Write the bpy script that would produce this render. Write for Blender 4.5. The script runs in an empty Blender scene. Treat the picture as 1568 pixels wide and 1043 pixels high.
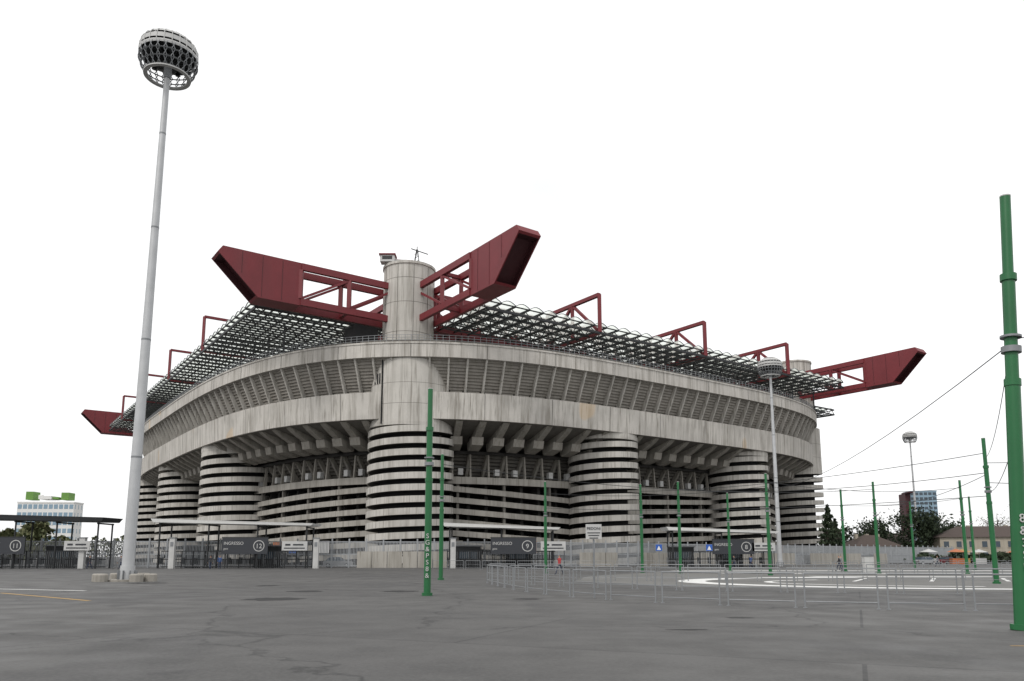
import bpy, math, random
from mathutils import Vector, Matrix
from math import sin, cos, pi, radians, tan, atan2, sqrt
random.seed(7)
sc = bpy.context.scene
sc.view_settings.view_transform='Standard'
try: sc.view_settings.look='None'
except: pass
sc.view_settings.exposure=0

# ------------------------------------------------------------ materials
def nodes(name):
    m=bpy.data.materials.new(name); m.use_nodes=True
    nt=m.node_tree; nt.nodes.clear()
    out=nt.nodes.new('ShaderNodeOutputMaterial')
    b=nt.nodes.new('ShaderNodeBsdfPrincipled')
    nt.links.new(b.outputs[0],out.inputs[0])
    return m,nt,b,out
def N(nt,t,**kw):
    n=nt.nodes.new(t)
    for k,v in kw.items(): setattr(n,k,v)
    return n
def mixc(nt,fac,a,b,blend='MIX'):
    n=nt.nodes.new('ShaderNodeMix'); n.data_type='RGBA'; n.blend_type=blend
    for sock,val in ((n.inputs[0],fac),(n.inputs[6],a),(n.inputs[7],b)):
        if hasattr(val,'links') or hasattr(val,'is_linked'): nt.links.new(val,sock)
        elif isinstance(val,(int,float)): sock.default_value=val
        else: sock.default_value=(*val,1)
    return n.outputs[2]
def noise(nt,scale,detail=5,sc3=None,rough=.55):
    tc=N(nt,'ShaderNodeTexCoord'); mp=N(nt,'ShaderNodeMapping')
    nt.links.new(tc.outputs['Object'],mp.inputs[0])
    if sc3: mp.inputs['Scale'].default_value=sc3
    n=N(nt,'ShaderNodeTexNoise'); n.inputs['Scale'].default_value=scale
    n.inputs['Detail'].default_value=detail; n.inputs['Roughness'].default_value=rough
    nt.links.new(mp.outputs[0],n.inputs['Vector']); return n
def ramp(nt,src,lo,hi,v0=0,v1=1):
    r=N(nt,'ShaderNodeMapRange'); r.inputs[1].default_value=lo; r.inputs[2].default_value=hi
    r.inputs[3].default_value=v0; r.inputs[4].default_value=v1
    nt.links.new(src,r.inputs[0]); return r.outputs[0]
def concrete(name,col,stain=.5,streak=.5,rough=.85,patch=False):
    m,nt,b,out=nodes(name)
    dark=tuple(c*.62 for c in col); darker=tuple(c*.38 for c in (col[0],col[1]*.96,col[2]*.88))
    n1=noise(nt,.22,6); c=mixc(nt,ramp(nt,n1.outputs[0],.4,.72,0,stain),col,dark)
    n2=noise(nt,1.0,6,(1.1,1.1,.06),.65); c=mixc(nt,ramp(nt,n2.outputs[0],.47,.72,0,streak),c,darker)
    n5=noise(nt,2.6,4,(1.2,1.2,.05),.6); c=mixc(nt,ramp(nt,n5.outputs[0],.54,.70,0,min(1,streak*1.1)),c,darker)
    n3=noise(nt,6,4); c=mixc(nt,ramp(nt,n3.outputs[0],.35,.7,0,.18),c,dark)
    if patch:
        n4=noise(nt,.11,1,(1,1,.6)); c=mixc(nt,ramp(nt,n4.outputs[0],.70,.715,0,.4),c,(.55,.38,.20))
    nt.links.new(c,b.inputs['Base Color']); b.inputs['Roughness'].default_value=rough
    bp=N(nt,'ShaderNodeBump'); bp.inputs['Strength'].default_value=.25; bp.inputs['Distance'].default_value=.05
    nt.links.new(n3.outputs[0],bp.inputs['Height']); nt.links.new(bp.outputs[0],b.inputs['Normal'])
    return m
def paint(name,col,rough=.5,metal=0,var=.25,scale=1.2):
    m,nt,b,out=nodes(name)
    n1=noise(nt,scale,5); c=mixc(nt,ramp(nt,n1.outputs[0],.35,.75,0,var),col,tuple(x*.5 for x in col))
    n2=noise(nt,scale*.6,4,(2,2,.12)); c=mixc(nt,ramp(nt,n2.outputs[0],.5,.8,0,var),c,tuple(x*.6+.02 for x in col))
    nt.links.new(c,b.inputs['Base Color']); b.inputs['Roughness'].default_value=rough
    b.inputs['Metallic'].default_value=metal
    return m
M_conc=concrete('concrete_fascia',(.55,.525,.485),.55,.8,patch=True)
M_conc2=concrete('concrete_tower',(.54,.518,.478),.5,.75)
M_ramp=concrete('concrete_ramp',(.40,.38,.342),.5,.7)
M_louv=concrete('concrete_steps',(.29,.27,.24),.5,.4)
M_mid=concrete('concrete_shaded',(.33,.31,.275),.5,.5)  # darker copy of the concrete; overhang shade put into the bracket colour
M_sof=concrete('concrete_soffit',(.15,.14,.124),.5,.4)  # dark concrete; shade below the overhang is put into the colour
M_dark=concrete('concrete_dark',(.045,.043,.04),.4,.3)  # near-black concrete: shade painted onto slab undersides; also used for joints
M_black=paint('black_shade_and_slits',(.013,.013,.014),.95)  # near-black: shade painted into gaps and back wall; also pipe and slits
M_red=paint('red_paint',(.165,.015,.021),.55,var=.35,scale=.35)
M_redd=paint('red_shade_and_trim',(.045,.006,.009),.7,var=.3)  # darker red: shade painted into hollow girder ends; also seams and trim
M_steel=paint('galvanised_steel',(.48,.49,.50),.5,.2,var=.3)
M_barr=paint('barrier_steel',(.25,.26,.27),.5,.25,var=.3)
M_dsteel=paint('dark_steel',(.022,.024,.026),.6,.1)
M_rail=paint('rail_steel',(.22,.23,.24),.5,.3)
M_green=paint('green_paint',(.008,.125,.035),.4,var=.4)
M_white=paint('white_paint',(.74,.74,.72),.5,var=.12)
M_wht2=paint('white_weathered',(.50,.50,.49),.5,var=.35)
M_blk=paint('black_panel',(.028,.031,.038),.5,var=.1)
M_orange=paint('orange_panel',(.45,.14,.05),.7,var=.4)
M_blue=paint('blue_sign',(.02,.10,.42),.4)
M_glass=paint('dark_glass',(.05,.07,.09),.12,.1,var=.1)
M_bglass=paint('blue_glass',(.22,.32,.40),.15,.1,var=.1)
def translucent(name):
    m=bpy.data.materials.new(name); m.use_nodes=True; nt=m.node_tree; nt.nodes.clear()
    out=N(nt,'ShaderNodeOutputMaterial'); t=N(nt,'ShaderNodeBsdfTranslucent'); tr=N(nt,'ShaderNodeBsdfTransparent')
    t.inputs[0].default_value=(.74,.78,.72,1); tr.inputs[0].default_value=(.92,.94,.92,1)
    mx=N(nt,'ShaderNodeMixShader'); n=noise(nt,.6,3)
    nt.links.new(ramp(nt,n.outputs[0],.3,.7,.2,.5),mx.inputs[0])
    nt.links.new(t.outputs[0],mx.inputs[1]); nt.links.new(tr.outputs[0],mx.inputs[2]); nt.links.new(mx.outputs[0],out.inputs[0]); return m
M_poly=translucent('polycarbonate_roof')

# ------------------------------------------------------------ mesh builder
class MB:
    def __init__(s): s.v=[]; s.f=[]; s.m=[]
    def add(s,vs,fs,mat=0):
        o=len(s.v); s.v+= [tuple(p) for p in vs]
        for f in fs: s.f.append(tuple(i+o for i in f)); s.m.append(mat)
    def box(s,c,hx,hy,hz,mat=0,rot=0):
        c=Vector(c); ax=Vector((cos(rot),sin(rot),0))*hx; ay=Vector((-sin(rot),cos(rot),0))*hy; az=Vector((0,0,hz))
        s.obox(c,ax,ay,az,mat)
    def obox(s,c,ax,ay,az,mat=0):
        vs=[c+ax*i+ay*j+az*k for k in(-1,1) for j in(-1,1) for i in(-1,1)]
        s.add(vs,[(0,2,3,1),(4,5,7,6),(0,1,5,4),(2,6,7,3),(0,4,6,2),(1,3,7,5)],mat)
    def beam(s,p,q,w,h=None,mat=0):
        p=Vector(p);q=Vector(q);h=h or w; d=q-p; L=d.length
        if L<1e-5: return
        d/=L; up=Vector((0,0,1))
        if abs(d.z)>.98: up=Vector((0,1,0))
        a=d.cross(up).normalized(); b=a.cross(d).normalized()
        s.obox((p+q)/2,d*L/2,a*w/2,b*h/2,mat)
    def tube(s,p,q,r,r2=None,n=12,mat=0,caps=True):
        p=Vector(p);q=Vector(q); r2=r if r2 is None else r2
        d=(q-p).normalized(); up=Vector((0,0,1)) if abs(d.z)<.98 else Vector((1,0,0))
        a=d.cross(up).normalized(); b=d.cross(a)
        vs=[p+a*r*cos(2*pi*i/n)+b*r*sin(2*pi*i/n) for i in range(n)]+[q+a*r2*cos(2*pi*i/n)+b*r2*sin(2*pi*i/n) for i in range(n)]
        fs=[(i,(i+1)%n,n+(i+1)%n,n+i) for i in range(n)]
        if caps: fs+=[tuple(range(n))[::-1],tuple(range(n,2*n))]
        s.add(vs,fs,mat)
    def rev(s,c,prof,n=32,mat=0,closed=False):
        c=Vector(c); vs=[];fs=[]
        for r,z in prof:
            for i in range(n): vs.append(c+Vector((r*cos(2*pi*i/n),r*sin(2*pi*i/n),z)))
        k=len(prof)
        for j in range(k if closed else k-1):
            j2=(j+1)%k
            for i in range(n):
                fs.append((j*n+i,j*n+(i+1)%n,j2*n+(i+1)%n,j2*n+i))
        s.add(vs,fs,mat)
    def quad(s,a,b,c,d,mat=0): s.add([a,b,c,d],[(0,1,2,3)],mat)
    def build(s,name,mats,parent=None,smooth=True,loc=None):
        me=bpy.data.meshes.new(name); me.from_pydata(s.v,[],s.f)
        for m in mats: me.materials.append(m)
        me.polygons.foreach_set('material_index',s.m)
        if smooth:
            me.polygons.foreach_set('use_smooth',[True]*len(s.f))
            me.update()
            try: me.set_sharp_from_angle(angle=radians(32))
            except Exception: pass
        me.update()
        ob=bpy.data.objects.new(name,me); sc.collection.objects.link(ob)
        if parent: ob.parent=parent
        if loc: ob.location=loc
        return ob
def empty(name,loc=(0,0,0)):
    e=bpy.data.objects.new(name,None); e.location=loc; sc.collection.objects.link(e); return e
def text(body,loc,size,mat,parent,name='lettering',rotz=0,align='LEFT'):
    cu=bpy.data.curves.new(name,'FONT'); cu.body=body; cu.size=size; cu.extrude=.01; cu.align_x=align
    ob=bpy.data.objects.new(name,cu); ob.rotation_euler=(pi/2,0,rotz); ob.location=loc
    cu.materials.append(mat); sc.collection.objects.link(ob)
    if parent: ob.parent=parent
    return ob

# ------------------------------------------------------------ stadium frame
TH=radians(35.5); O=Vector((-19,137,0)); E1=Vector((cos(TH),sin(TH),0)); E2=Vector((-sin(TH),cos(TH),0))
def W(s,t,z=0): return O+E1*s+E2*t+Vector((0,0,z))
CS,CT=59.0,84.0; A,B=85.0,103.5
raw=[]
K=6000
for i in range(K):
    a=2*pi*i/K; c,s_=cos(a),sin(a)
    NE=3.02 if c*s_<0 else 3.8
    raw.append((CS+A*math.copysign(abs(c)**(2/NE),c), CT+B*math.copysign(abs(s_)**(2/NE),s_)))
cum=[0]
for i in range(K):
    x0,y0=raw[i];x1,y1=raw[(i+1)%K]; cum.append(cum[-1]+math.hypot(x1-x0,y1-y0))
PER=cum[-1]; NP=640; curve=[]; j=0
for i in range(NP):
    d=PER*i/NP
    while cum[j+1]<d: j+=1
    f=(d-cum[j])/max(1e-9,cum[j+1]-cum[j]); x0,y0=raw[j];x1,y1=raw[(j+1)%K]
    curve.append((x0+(x1-x0)*f,y0+(y1-y0)*f))
norm=[]
for i in range(NP):
    x0,y0=curve[i-2];x1,y1=curve[(i+2)%NP]; dx,dy=x1-x0,y1-y0; l=math.hypot(dx,dy); norm.append((dy/l,-dx/l))
def CP(fi,d,z):
    fi=fi%NP; i=int(fi); f=fi-i; k=(i+1)%NP
    s=curve[i][0]*(1-f)+curve[k][0]*f; t=curve[i][1]*(1-f)+curve[k][1]*f
    nx=norm[i][0]*(1-f)+norm[k][0]*f; ny=norm[i][1]*(1-f)+norm[k][1]*f
    return W(s+nx*d,t+ny*d,z)
def sweep(mb,prof,mat=0,i0=0,i1=None,closed=False,zf=None,mats=None):
    full=i1 is None; n=NP if full else i1-i0+1; k=len(prof); vs=[]
    for q in range(n):
        dz=zf(q/(max(1,n-1))) if zf else 0
        for d,z in prof: vs.append(CP(i0+q,d,z+dz))
    o=len(mb.v); mb.v+=[tuple(v) for v in vs]
    for q in range(n if full else n-1):
        q2=(q+1)%n
        for p in range(k if closed else k-1):
            p2=(p+1)%k; mb.f.append((o+q*k+p,o+q2*k+p,o+q2*k+p2,o+q*k+p2)); mb.m.append(mats[p] if mats else mat)
def radial(mb,fi,prof,w,mat=0):
    p0=CP(fi-.3,0,0);p1=CP(fi+.3,0,0); tan_=(p1-p0).normalized()*w/2
    vs=[CP(fi,d,z)-tan_ for d,z in prof]+[CP(fi,d,z)+tan_ for d,z in prof]; k=len(prof)
    fs=[tuple(range(k)),tuple(range(2*k-1,k-1,-1))]+[(i,i+k,(i+1)%k+k,(i+1)%k) for i in range(k)]
    mb.add(vs,fs,mat)
stadium=empty('stadium')
# upper ring fascia
mb=MB()
sweep(mb,[(0,35.4),(0,38.0),(-1.0,38.0),(-1.0,35.4)],0,closed=True)
sweep(mb,[(.12,37.72),(.12,38.03),(0.0,38.03)],0)
for k in range(int(PER/13)):       # expansion joints
    radial(mb,NP*k/int(PER/13),[(-.2,35.42),(.012,35.42),(.012,37.7),(-.2,37.7)],.09,1)
mb.build('upper_fascia',[M_conc,M_dark],stadium)
# stepped underside of the seating
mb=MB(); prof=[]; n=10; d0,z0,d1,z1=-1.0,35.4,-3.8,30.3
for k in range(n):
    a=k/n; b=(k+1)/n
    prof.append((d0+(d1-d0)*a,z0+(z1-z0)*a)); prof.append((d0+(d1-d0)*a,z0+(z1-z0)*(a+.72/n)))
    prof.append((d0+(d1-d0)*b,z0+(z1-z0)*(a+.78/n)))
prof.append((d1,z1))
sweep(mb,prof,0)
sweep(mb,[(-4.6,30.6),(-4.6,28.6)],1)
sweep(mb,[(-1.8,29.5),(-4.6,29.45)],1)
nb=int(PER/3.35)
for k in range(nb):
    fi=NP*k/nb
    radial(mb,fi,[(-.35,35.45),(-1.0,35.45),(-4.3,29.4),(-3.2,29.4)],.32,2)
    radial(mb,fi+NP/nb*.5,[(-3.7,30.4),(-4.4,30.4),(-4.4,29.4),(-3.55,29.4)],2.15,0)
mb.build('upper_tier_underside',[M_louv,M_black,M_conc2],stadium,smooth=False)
# lower band
mb=MB()
sweep(mb,[(-1.5,24.9),(-1.25,29.55),(-1.8,29.55),(-2.1,24.9)],0,closed=True)
for k in range(int(PER/13)):
    radial(mb,NP*k/int(PER/13),[(-1.8,24.92),(-1.485,24.92),(-1.24,29.5),(-1.7,29.5)],.08,1)
mb.build('lower_parapet',[M_conc,M_dark],stadium)
# railing on crown
mb=MB()
for z in (38.5,38.95,39.4): sweep(mb,[(-.5,z-.03),(-.5,z+.03),(-.56,z+.03),(-.56,z-.03)],0,closed=True)
for k in range(int(PER/1.1)):
    fi=NP*k/int(PER/1.1); mb.beam(CP(fi,-.53,38),CP(fi,-.53,39.42),.07,None,0)
sweep(mb,[(-2.2,38.0),(-2.2,39.0)],1)
mb.build('crown_railing',[M_rail,M_sof],stadium,smooth=False)
# soffit + brackets, second tier
G=-3.9
mb=MB()
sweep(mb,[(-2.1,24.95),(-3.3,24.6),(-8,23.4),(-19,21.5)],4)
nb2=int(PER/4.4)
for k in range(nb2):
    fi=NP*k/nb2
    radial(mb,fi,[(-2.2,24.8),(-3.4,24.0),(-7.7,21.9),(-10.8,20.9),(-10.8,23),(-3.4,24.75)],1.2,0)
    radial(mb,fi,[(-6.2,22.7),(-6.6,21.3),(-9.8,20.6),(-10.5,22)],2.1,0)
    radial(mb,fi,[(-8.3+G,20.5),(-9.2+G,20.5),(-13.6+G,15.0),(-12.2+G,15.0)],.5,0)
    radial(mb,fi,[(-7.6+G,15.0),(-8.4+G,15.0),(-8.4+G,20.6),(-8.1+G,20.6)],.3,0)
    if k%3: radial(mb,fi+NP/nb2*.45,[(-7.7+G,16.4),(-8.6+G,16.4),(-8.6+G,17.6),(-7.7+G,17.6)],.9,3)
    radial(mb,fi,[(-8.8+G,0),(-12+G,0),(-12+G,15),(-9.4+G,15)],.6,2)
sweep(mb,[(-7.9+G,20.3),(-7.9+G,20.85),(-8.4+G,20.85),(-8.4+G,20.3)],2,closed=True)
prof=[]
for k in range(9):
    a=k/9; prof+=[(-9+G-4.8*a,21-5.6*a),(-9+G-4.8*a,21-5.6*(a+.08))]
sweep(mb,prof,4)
sweep(mb,[(-14.5+G,0),(-14.5+G,21.8)],5)  # back wall in near-black, deep shade painted in
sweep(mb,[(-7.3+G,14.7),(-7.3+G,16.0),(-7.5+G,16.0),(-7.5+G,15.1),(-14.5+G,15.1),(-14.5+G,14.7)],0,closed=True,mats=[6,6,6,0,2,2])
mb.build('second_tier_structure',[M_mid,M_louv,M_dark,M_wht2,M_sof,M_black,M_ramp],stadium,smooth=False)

# towers : (lower centre s,t, r, core centre s,t)
corners=[(-.45,-2.35,7.6,-1,-1.4),(117.2,.3,7.0,118.2,-.4),(.8,167.7,7.0,-.2,168.4),(118.4,170.3,7.6,119,169.4)]
inter=[(37.6,-10.9,6.9),(79.6,-10.2,6.9),(-15.2,48.6,8.5),(-16.0,93.5,7.6),(-15.2,137,7.4)]
inter+=[(118-s,168-t,r) for s,t,r in inter]
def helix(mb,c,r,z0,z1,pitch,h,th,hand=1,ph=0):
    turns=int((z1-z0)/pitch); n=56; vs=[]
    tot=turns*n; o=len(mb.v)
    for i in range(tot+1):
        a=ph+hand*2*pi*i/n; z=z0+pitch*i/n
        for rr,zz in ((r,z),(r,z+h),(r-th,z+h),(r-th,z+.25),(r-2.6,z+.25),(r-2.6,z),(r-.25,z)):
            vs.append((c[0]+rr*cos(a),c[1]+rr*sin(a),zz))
    mb.v+=vs; mt=[0,0,3,3,1,1,0]  # slab undersides take the darkest concrete, gap shade painted in
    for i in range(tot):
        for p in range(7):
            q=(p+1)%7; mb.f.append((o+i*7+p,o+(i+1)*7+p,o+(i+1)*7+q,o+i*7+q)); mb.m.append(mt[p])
mb=MB()
def ribbed(c,r,last):
    helix(mb,c,r,-.4,23.7,2.0,1.1,.3,1,random.random()*6)
    mb.rev(c,[(r-2.2,0),(r-2.2,24)],40,4)  # near-black inner cylinder, painted as the shade between the ramp turns
for s,t,r,cs,ct in corners:
    c=W(s,t,0); ribbed(c,r,0)
    mb.rev(c,[(r-2.7,23.7),(r,23.7),(r+.05,24.3),(r,24.3),(r,35.3),(2,35.3)],64,0)
    for z in (27.4,31.0): mb.rev(c,[(r+.005,z),(r+.02,z+.03),(r+.005,z+.06)],64,2)
    c=W(cs,ct,0)
    mb.rev(c,[(4.65,34.5),(4.65,53.6),(4.85,53.65),(4.85,54.1),(0.01,54.1)],56,0)
    for z in (41,46.5,51): mb.rev(c,[(4.655,z),(4.68,z+.04),(4.655,z+.08)],56,2)
    for k in range(10):
        a=k*pi/5; mb.beam((c.x+4.66*cos(a),c.y+4.66*sin(a),36),(c.x+4.66*cos(a),c.y+4.66*sin(a),53.5),.07,.07,2)
for s,t,r in inter:
    c=W(s,t,0); ribbed(c,r,0)
    mb.rev(c,[(r-2.7,23.75),(r+.02,23.75),(r+.1,24.2),(r+.05,24.9),(r-.6,25.6),(.01,25.7)],56,0)
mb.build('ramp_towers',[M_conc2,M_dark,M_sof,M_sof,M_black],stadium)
# ramps between towers
def nearest(s,t): return min(range(NP),key=lambda i:(curve[i][0]-s)**2+(curve[i][1]-t)**2)
idx=sorted([nearest(c[0],c[1]) for c in corners]+[nearest(s,t) for s,t,r in inter])
mb=MB()
for q,i0 in enumerate(idx):
    i1=idx[(q+1)%len(idx)]
    if i1<=i0: i1+=NP
    sl=random.choice([1.6,2.4,2.0])*(1 if q%2 else -1)
    for k in range(7):
        z=.6+2.0*k
        zf=lambda f,sl=sl,z=z: (f-.5)*sl
        sweep(mb,[(-7.3+G,z),(-7.3+G,z+1.0),(-7.55+G,z+1.0),(-7.55+G,z+.25),(-12+G,z+.25),(-12+G,z)],0,i0,i1,True,zf,mats=[0,0,1,1,2,2])
    n=max(2,int((i1-i0)*PER/NP/9))
    for k in range(1,n): radial(mb,i0+(i1-i0)*k/n,[(-7.6+G,0),(-8.3+G,0),(-8.3+G,15),(-7.6+G,15)],.45,1)
mb.build('ramps',[M_ramp,M_sof,M_dark],stadium,smooth=False)

# tower extras at front corner
c0=W(-1,-1.4,0); cl0=W(-.45,-2.35,0)
def cyl_at(c,r,ang,z): return Vector((c.x+r*cos(ang),c.y+r*sin(ang),z))
mb=MB()
mb.tube(cyl_at(cl0,7.74,radians(-124),24),cyl_at(cl0,7.74,radians(-124),35.2),.13,n=8,mat=0)
for a in (-129,-133.5,-139): 
    p=cyl_at(cl0,7.55,radians(a),32.0); mb.beam(p-Vector((0,0,.9)),p+Vector((0,0,.9)),.4,.2,0)
mb.box(W(-9,1.5,40),2.2,2.4,2.0,0,TH)
mb.build('tower_pipe_and_slits',[M_black],stadium)
mb=MB()
mb.box((c0.x-3.6,c0.y-2.6,55.0),1.3,.9,.6,0); mb.box((c0.x-3.6,c0.y-2.6,55.75),1.5,1.1,.12,1)
mb.box((c0.x-3.6,c0.y-3.52,55.1),.9,.02,.3,2)
mb.box((c0.x-1.4,c0.y-2.6,54.6),1.2,.3,.35,0)
mb.beam((c0.x-3.6,c0.y-2.6,55.1),(c0.x+.9,c0.y-2.2,55.0),.18,None,1)
for dx,dy in((-.5,-.5),(.5,-.5),(.5,.5),(-.5,.5)): mb.beam((c0.x+1.6+dx,c0.y+dy-2,54),(c0.x+1.6+dx*.2,c0.y-2+dy*.2,57.2),.1,None,2)
mb.beam((c0.x+.5,c0.y-2,57.4),(c0.x+3.6,c0.y-2,56.3),.14,None,2); mb.beam((c0.x+1.6,c0.y-2,57.8),(c0.x+1.6,c0.y-2,56),.12,None,2)
for k in range(3): mb.beam((c0.x+1.2,c0.y-2.4,54.5+k*.8),(c0.x+2,c0.y-2.4,55.1+k*.8),.07,None,2)
mb.build('tower_roof_plant',[M_wht2,M_red,M_dsteel],stadium)

# ---- roof girders
mb=MB()
ZB,ZT=43.1,50.4
def loc(axis,k,l,o,z):
    return W(l,k+o,z) if axis==0 else W(k+o,l,z)
def truss(axis,k,l0,l1,bays,width=1.9,ch=1.15,zb=ZB,zt=ZT,mat=0,post=.7,dg=.38):
    for o in (-width,width):
        mb.beam(loc(axis,k,l0,o,zb+ch/2),loc(axis,k,l1,o,zb+ch/2),ch*.6,ch,mat)
        mb.beam(loc(axis,k,l0,o,zt-ch/2),loc(axis,k,l1,o,zt-ch/2),ch*.6,ch,mat)
        for i in range(bays+1):
            l=l0+(l1-l0)*i/bays
            mb.beam(loc(axis,k,l,o,zb+ch),loc(axis,k,l,o,zt-ch),post,post,mat)
            if i<bays:
                m=l0+(l1-l0)*(i+1)/bays
                a,b=(m,l)
                mb.beam(loc(axis,k,a,o,zb+ch),loc(axis,k,b,o,zt-ch),dg,dg,mat)
    for i in range(bays+1):
        l=l0+(l1-l0)*i/bays
        mb.beam(loc(axis,k,l,-width,zt-.7),loc(axis,k,l,width,zt-.7),.6,.6,mat)
        mb.beam(loc(axis,k,l,-width,zb+.6),loc(axis,k,l,width,zb+.6),.6,.6,mat)
def tip(axis,k,sg,base,ds=21.5,ex=0):
    L=lambda d:base+sg*d
    w=2.05; out=[(ds,ZB-.05),(28.6+ex,ZB-.05),(35.2+ex,ZT-1.0),(34.5+ex,ZT+.05),(ds,ZT+.05)]
    vs=[loc(axis,k,L(d),-w,z) for d,z in out]+[loc(axis,k,L(d),w,z) for d,z in out]; n=len(out)
    mb.add(vs,[tuple(range(n)),tuple(range(2*n-1,n-1,-1))],0)
    for i in range(n):
        j=(i+1)%n
        if i==1:
            a,b_,c_,d_=[Vector(vs[q]) for q in (i,j,j+n,i+n)]; m=(a+b_+c_+d_)/4; back=Vector(loc(axis,k,L(24),0,m.z))-Vector(loc(axis,k,L(25.6),0,m.z))
            ins=[p+(m-p)*.10 for p in(a,b_,c_,d_)]; inn=[p+back for p in ins]; fr=[a,b_,c_,d_]
            for q in range(4):
                r=(q+1)%4; mb.add([fr[q],fr[r],ins[r],ins[q]],[(0,1,2,3)],0); mb.add([ins[q],ins[r],inn[r],inn[q]],[(0,1,2,3)],1)
            mb.add(inn,[(0,1,2,3)],1)  # recessed end in darker red, shade of the hollow painted in
        else: mb.add([vs[i],vs[j],vs[j+n],vs[i+n]],[(0,1,2,3)],0)
    for dd in (24.8,28.1,31.4):
        for o in (-w-.02,w+.02):
            mb.beam(loc(axis,k,L(dd),o,ZT-.2),loc(axis,k,L(dd),o,max(ZB+.2,ZB+.2+(dd-28.1)*1.0)),.05,.04,1)
for k in (0,168):
    truss(0,k,5,113,12)
    for base,sg in ((0,-1),(118,1)):
        if k==0 and sg==1: continue
        truss(0,k,base+sg*4.2,base+sg*21.6,2); tip(0,k,sg,base)
for k in (1.0,117.0):
    truss(1,k,5,163,18)
    for base,sg in ((0,-1),(168,1)):
        truss(1,k,base+sg*4.2,base+sg*22.6,2); tip(1,k,sg,base,22.5,.8)
mb.build('main_girders',[M_red,M_redd],stadium,smooth=False)
mb=MB()
def frame(p,q,tw,diags,npost):
    up=Vector((0,0,7.4))
    mb.beam(p+up,q+up,tw,tw,0); mb.beam(p,q,tw,tw,0)
    for i in range(npost+1):
        a=p+(q-p)*i/npost; mb.beam(a,a+up,tw,tw,0)
        if diags and i<npost:
            b=p+(q-p)*(i+1)/npost
            mb.beam(a,b+up,tw*.75,tw*.75,0) if i%2==0 else mb.beam(a+up,b,tw*.75,tw*.75,0)
for s in (31,61,90):
    frame(W(s,-18,43.7),W(s,-2,43.7),.7,True,2); frame(W(118-s,186,43.7),W(118-s,170,43.7),.7,True,2)
for t in (40,72,103,138):
    frame(W(-27,t,43.7),W(-2,t,43.7),.5,False,1); frame(W(145,168-t,43.7),W(120,168-t,43.7),.5,False,1)
mb.build('roof_cross_frames',[M_red],stadium,smooth=False)
# ---- roof deck
mbp=MB(); mbs=MB()
def deck(s0,s1,t0,t1,along):
    la,lb=(s0,s1) if along=='s' else (t0,t1); ca,cb=(t0,t1) if along=='s' else (s0,s1)
    P=lambda l,c,z: W(l,c,z) if along=='s' else W(c,l,z)
    n=round((lb-la)/3.1); m=max(1,round((cb-ca)/3.0))
    for i in range(n):
        a=la+(lb-la)*i/n; b=la+(lb-la)*(i+1)/n; K=6; vs=[]
        for k in range(K+1):
            f=k/K; z=45.0+.6*sin(pi*f)
            vs+= [P(a+(b-a)*f,ca,z),P(a+(b-a)*f,cb,z)]
        mbp.add(vs,[(2*k,2*k+1,2*k+3,2*k+2) for k in range(K)],0)
        for c in (ca,cb):
            for k in range(K):
                f,g=k/K,(k+1)/K
                mbs.beam(P(a+(b-a)*f,c,45.0+.6*sin(pi*f)),P(a+(b-a)*g,c,45.0+.6*sin(pi*g)),.12,.12,1)
    for i in range(n+1):
        a=la+(lb-la)*i/n
        mbs.beam(P(a,ca,44.9),P(a,cb,44.9),.24,.35,0)
        mbs.beam(P(a,ca,43.5),P(a,cb,43.5),.22,.26,0)
        for j in range(m):
            c1=ca+(cb-ca)*j/m; c2=ca+(cb-ca)*(j+1)/m; cm=(c1+c2)/2
            mbs.beam(P(a,c1,43.5),P(a,cm,44.9),.13,.13,0); mbs.beam(P(a,cm,44.9),P(a,c2,43.5),.13,.13,0)
            if i<n and (i+j)%2==0:
                b=la+(lb-la)*(i+1)/n; mbs.beam(P(a,c1,43.45),P(b,c2,43.45),.10,.10,0)
    for j in range(m+1):
        c=ca+(cb-ca)*j/m
        mbs.beam(P(la,c,43.4),P(lb,c,43.4),.22,.26,0)
        mbs.beam(P(la,c,44.8),P(lb,c,44.8),.18,.2,0)
    for c in (ca,cb): mbs.beam(P(la,c,43.55),P(lb,c,43.55),.3,.42,0)
for mir in (0,1):
    f=(lambda s0,s1,t0,t1:(118-s1,118-s0,168-t1,168-t0)) if mir else (lambda *a:a)
    deck(*f(5.2,112.8,-18,1.8),'s'); deck(*f(14.3,103.7,2.2,22),'s'); deck(*f(-27,14,4.5,163.5),'t')
mbp.build('roof_vaults',[M_poly],stadium); mbs.build('roof_space_frame',[M_dsteel,M_rail],stadium,smooth=False)
mb=MB()
for s in range(10,112,9): mb.beam(W(s,-12,38),W(s,-12,43.4),.25,.25,0)
for t in range(10,162,9): mb.beam(W(-20,t,38),W(-20,t,43.4),.25,.25,0)
mb.build('roof_posts',[M_dsteel],stadium,smooth=False)
mb=MB(); sweep(mb,[(-1,38.0),(-6,37.9),(-45,14),(-46,2)],0); mb.build('seating_bowl',[M_mid],stadium)
mb=MB()
for k in range(190):
    if random.random()<.5:
        fi=NP*k/190; radial(mb,fi,[(-9.9,2.2),(-10.1,2.2),(-10.1,4.4),(-9.9,4.4)],random.uniform(1.5,3.3),random.choice([0,0,1,2,3,3]))
mb.build('ground_hoardings',[M_orange,M_blue,M_wht2,M_mid],stadium,smooth=False)

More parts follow.
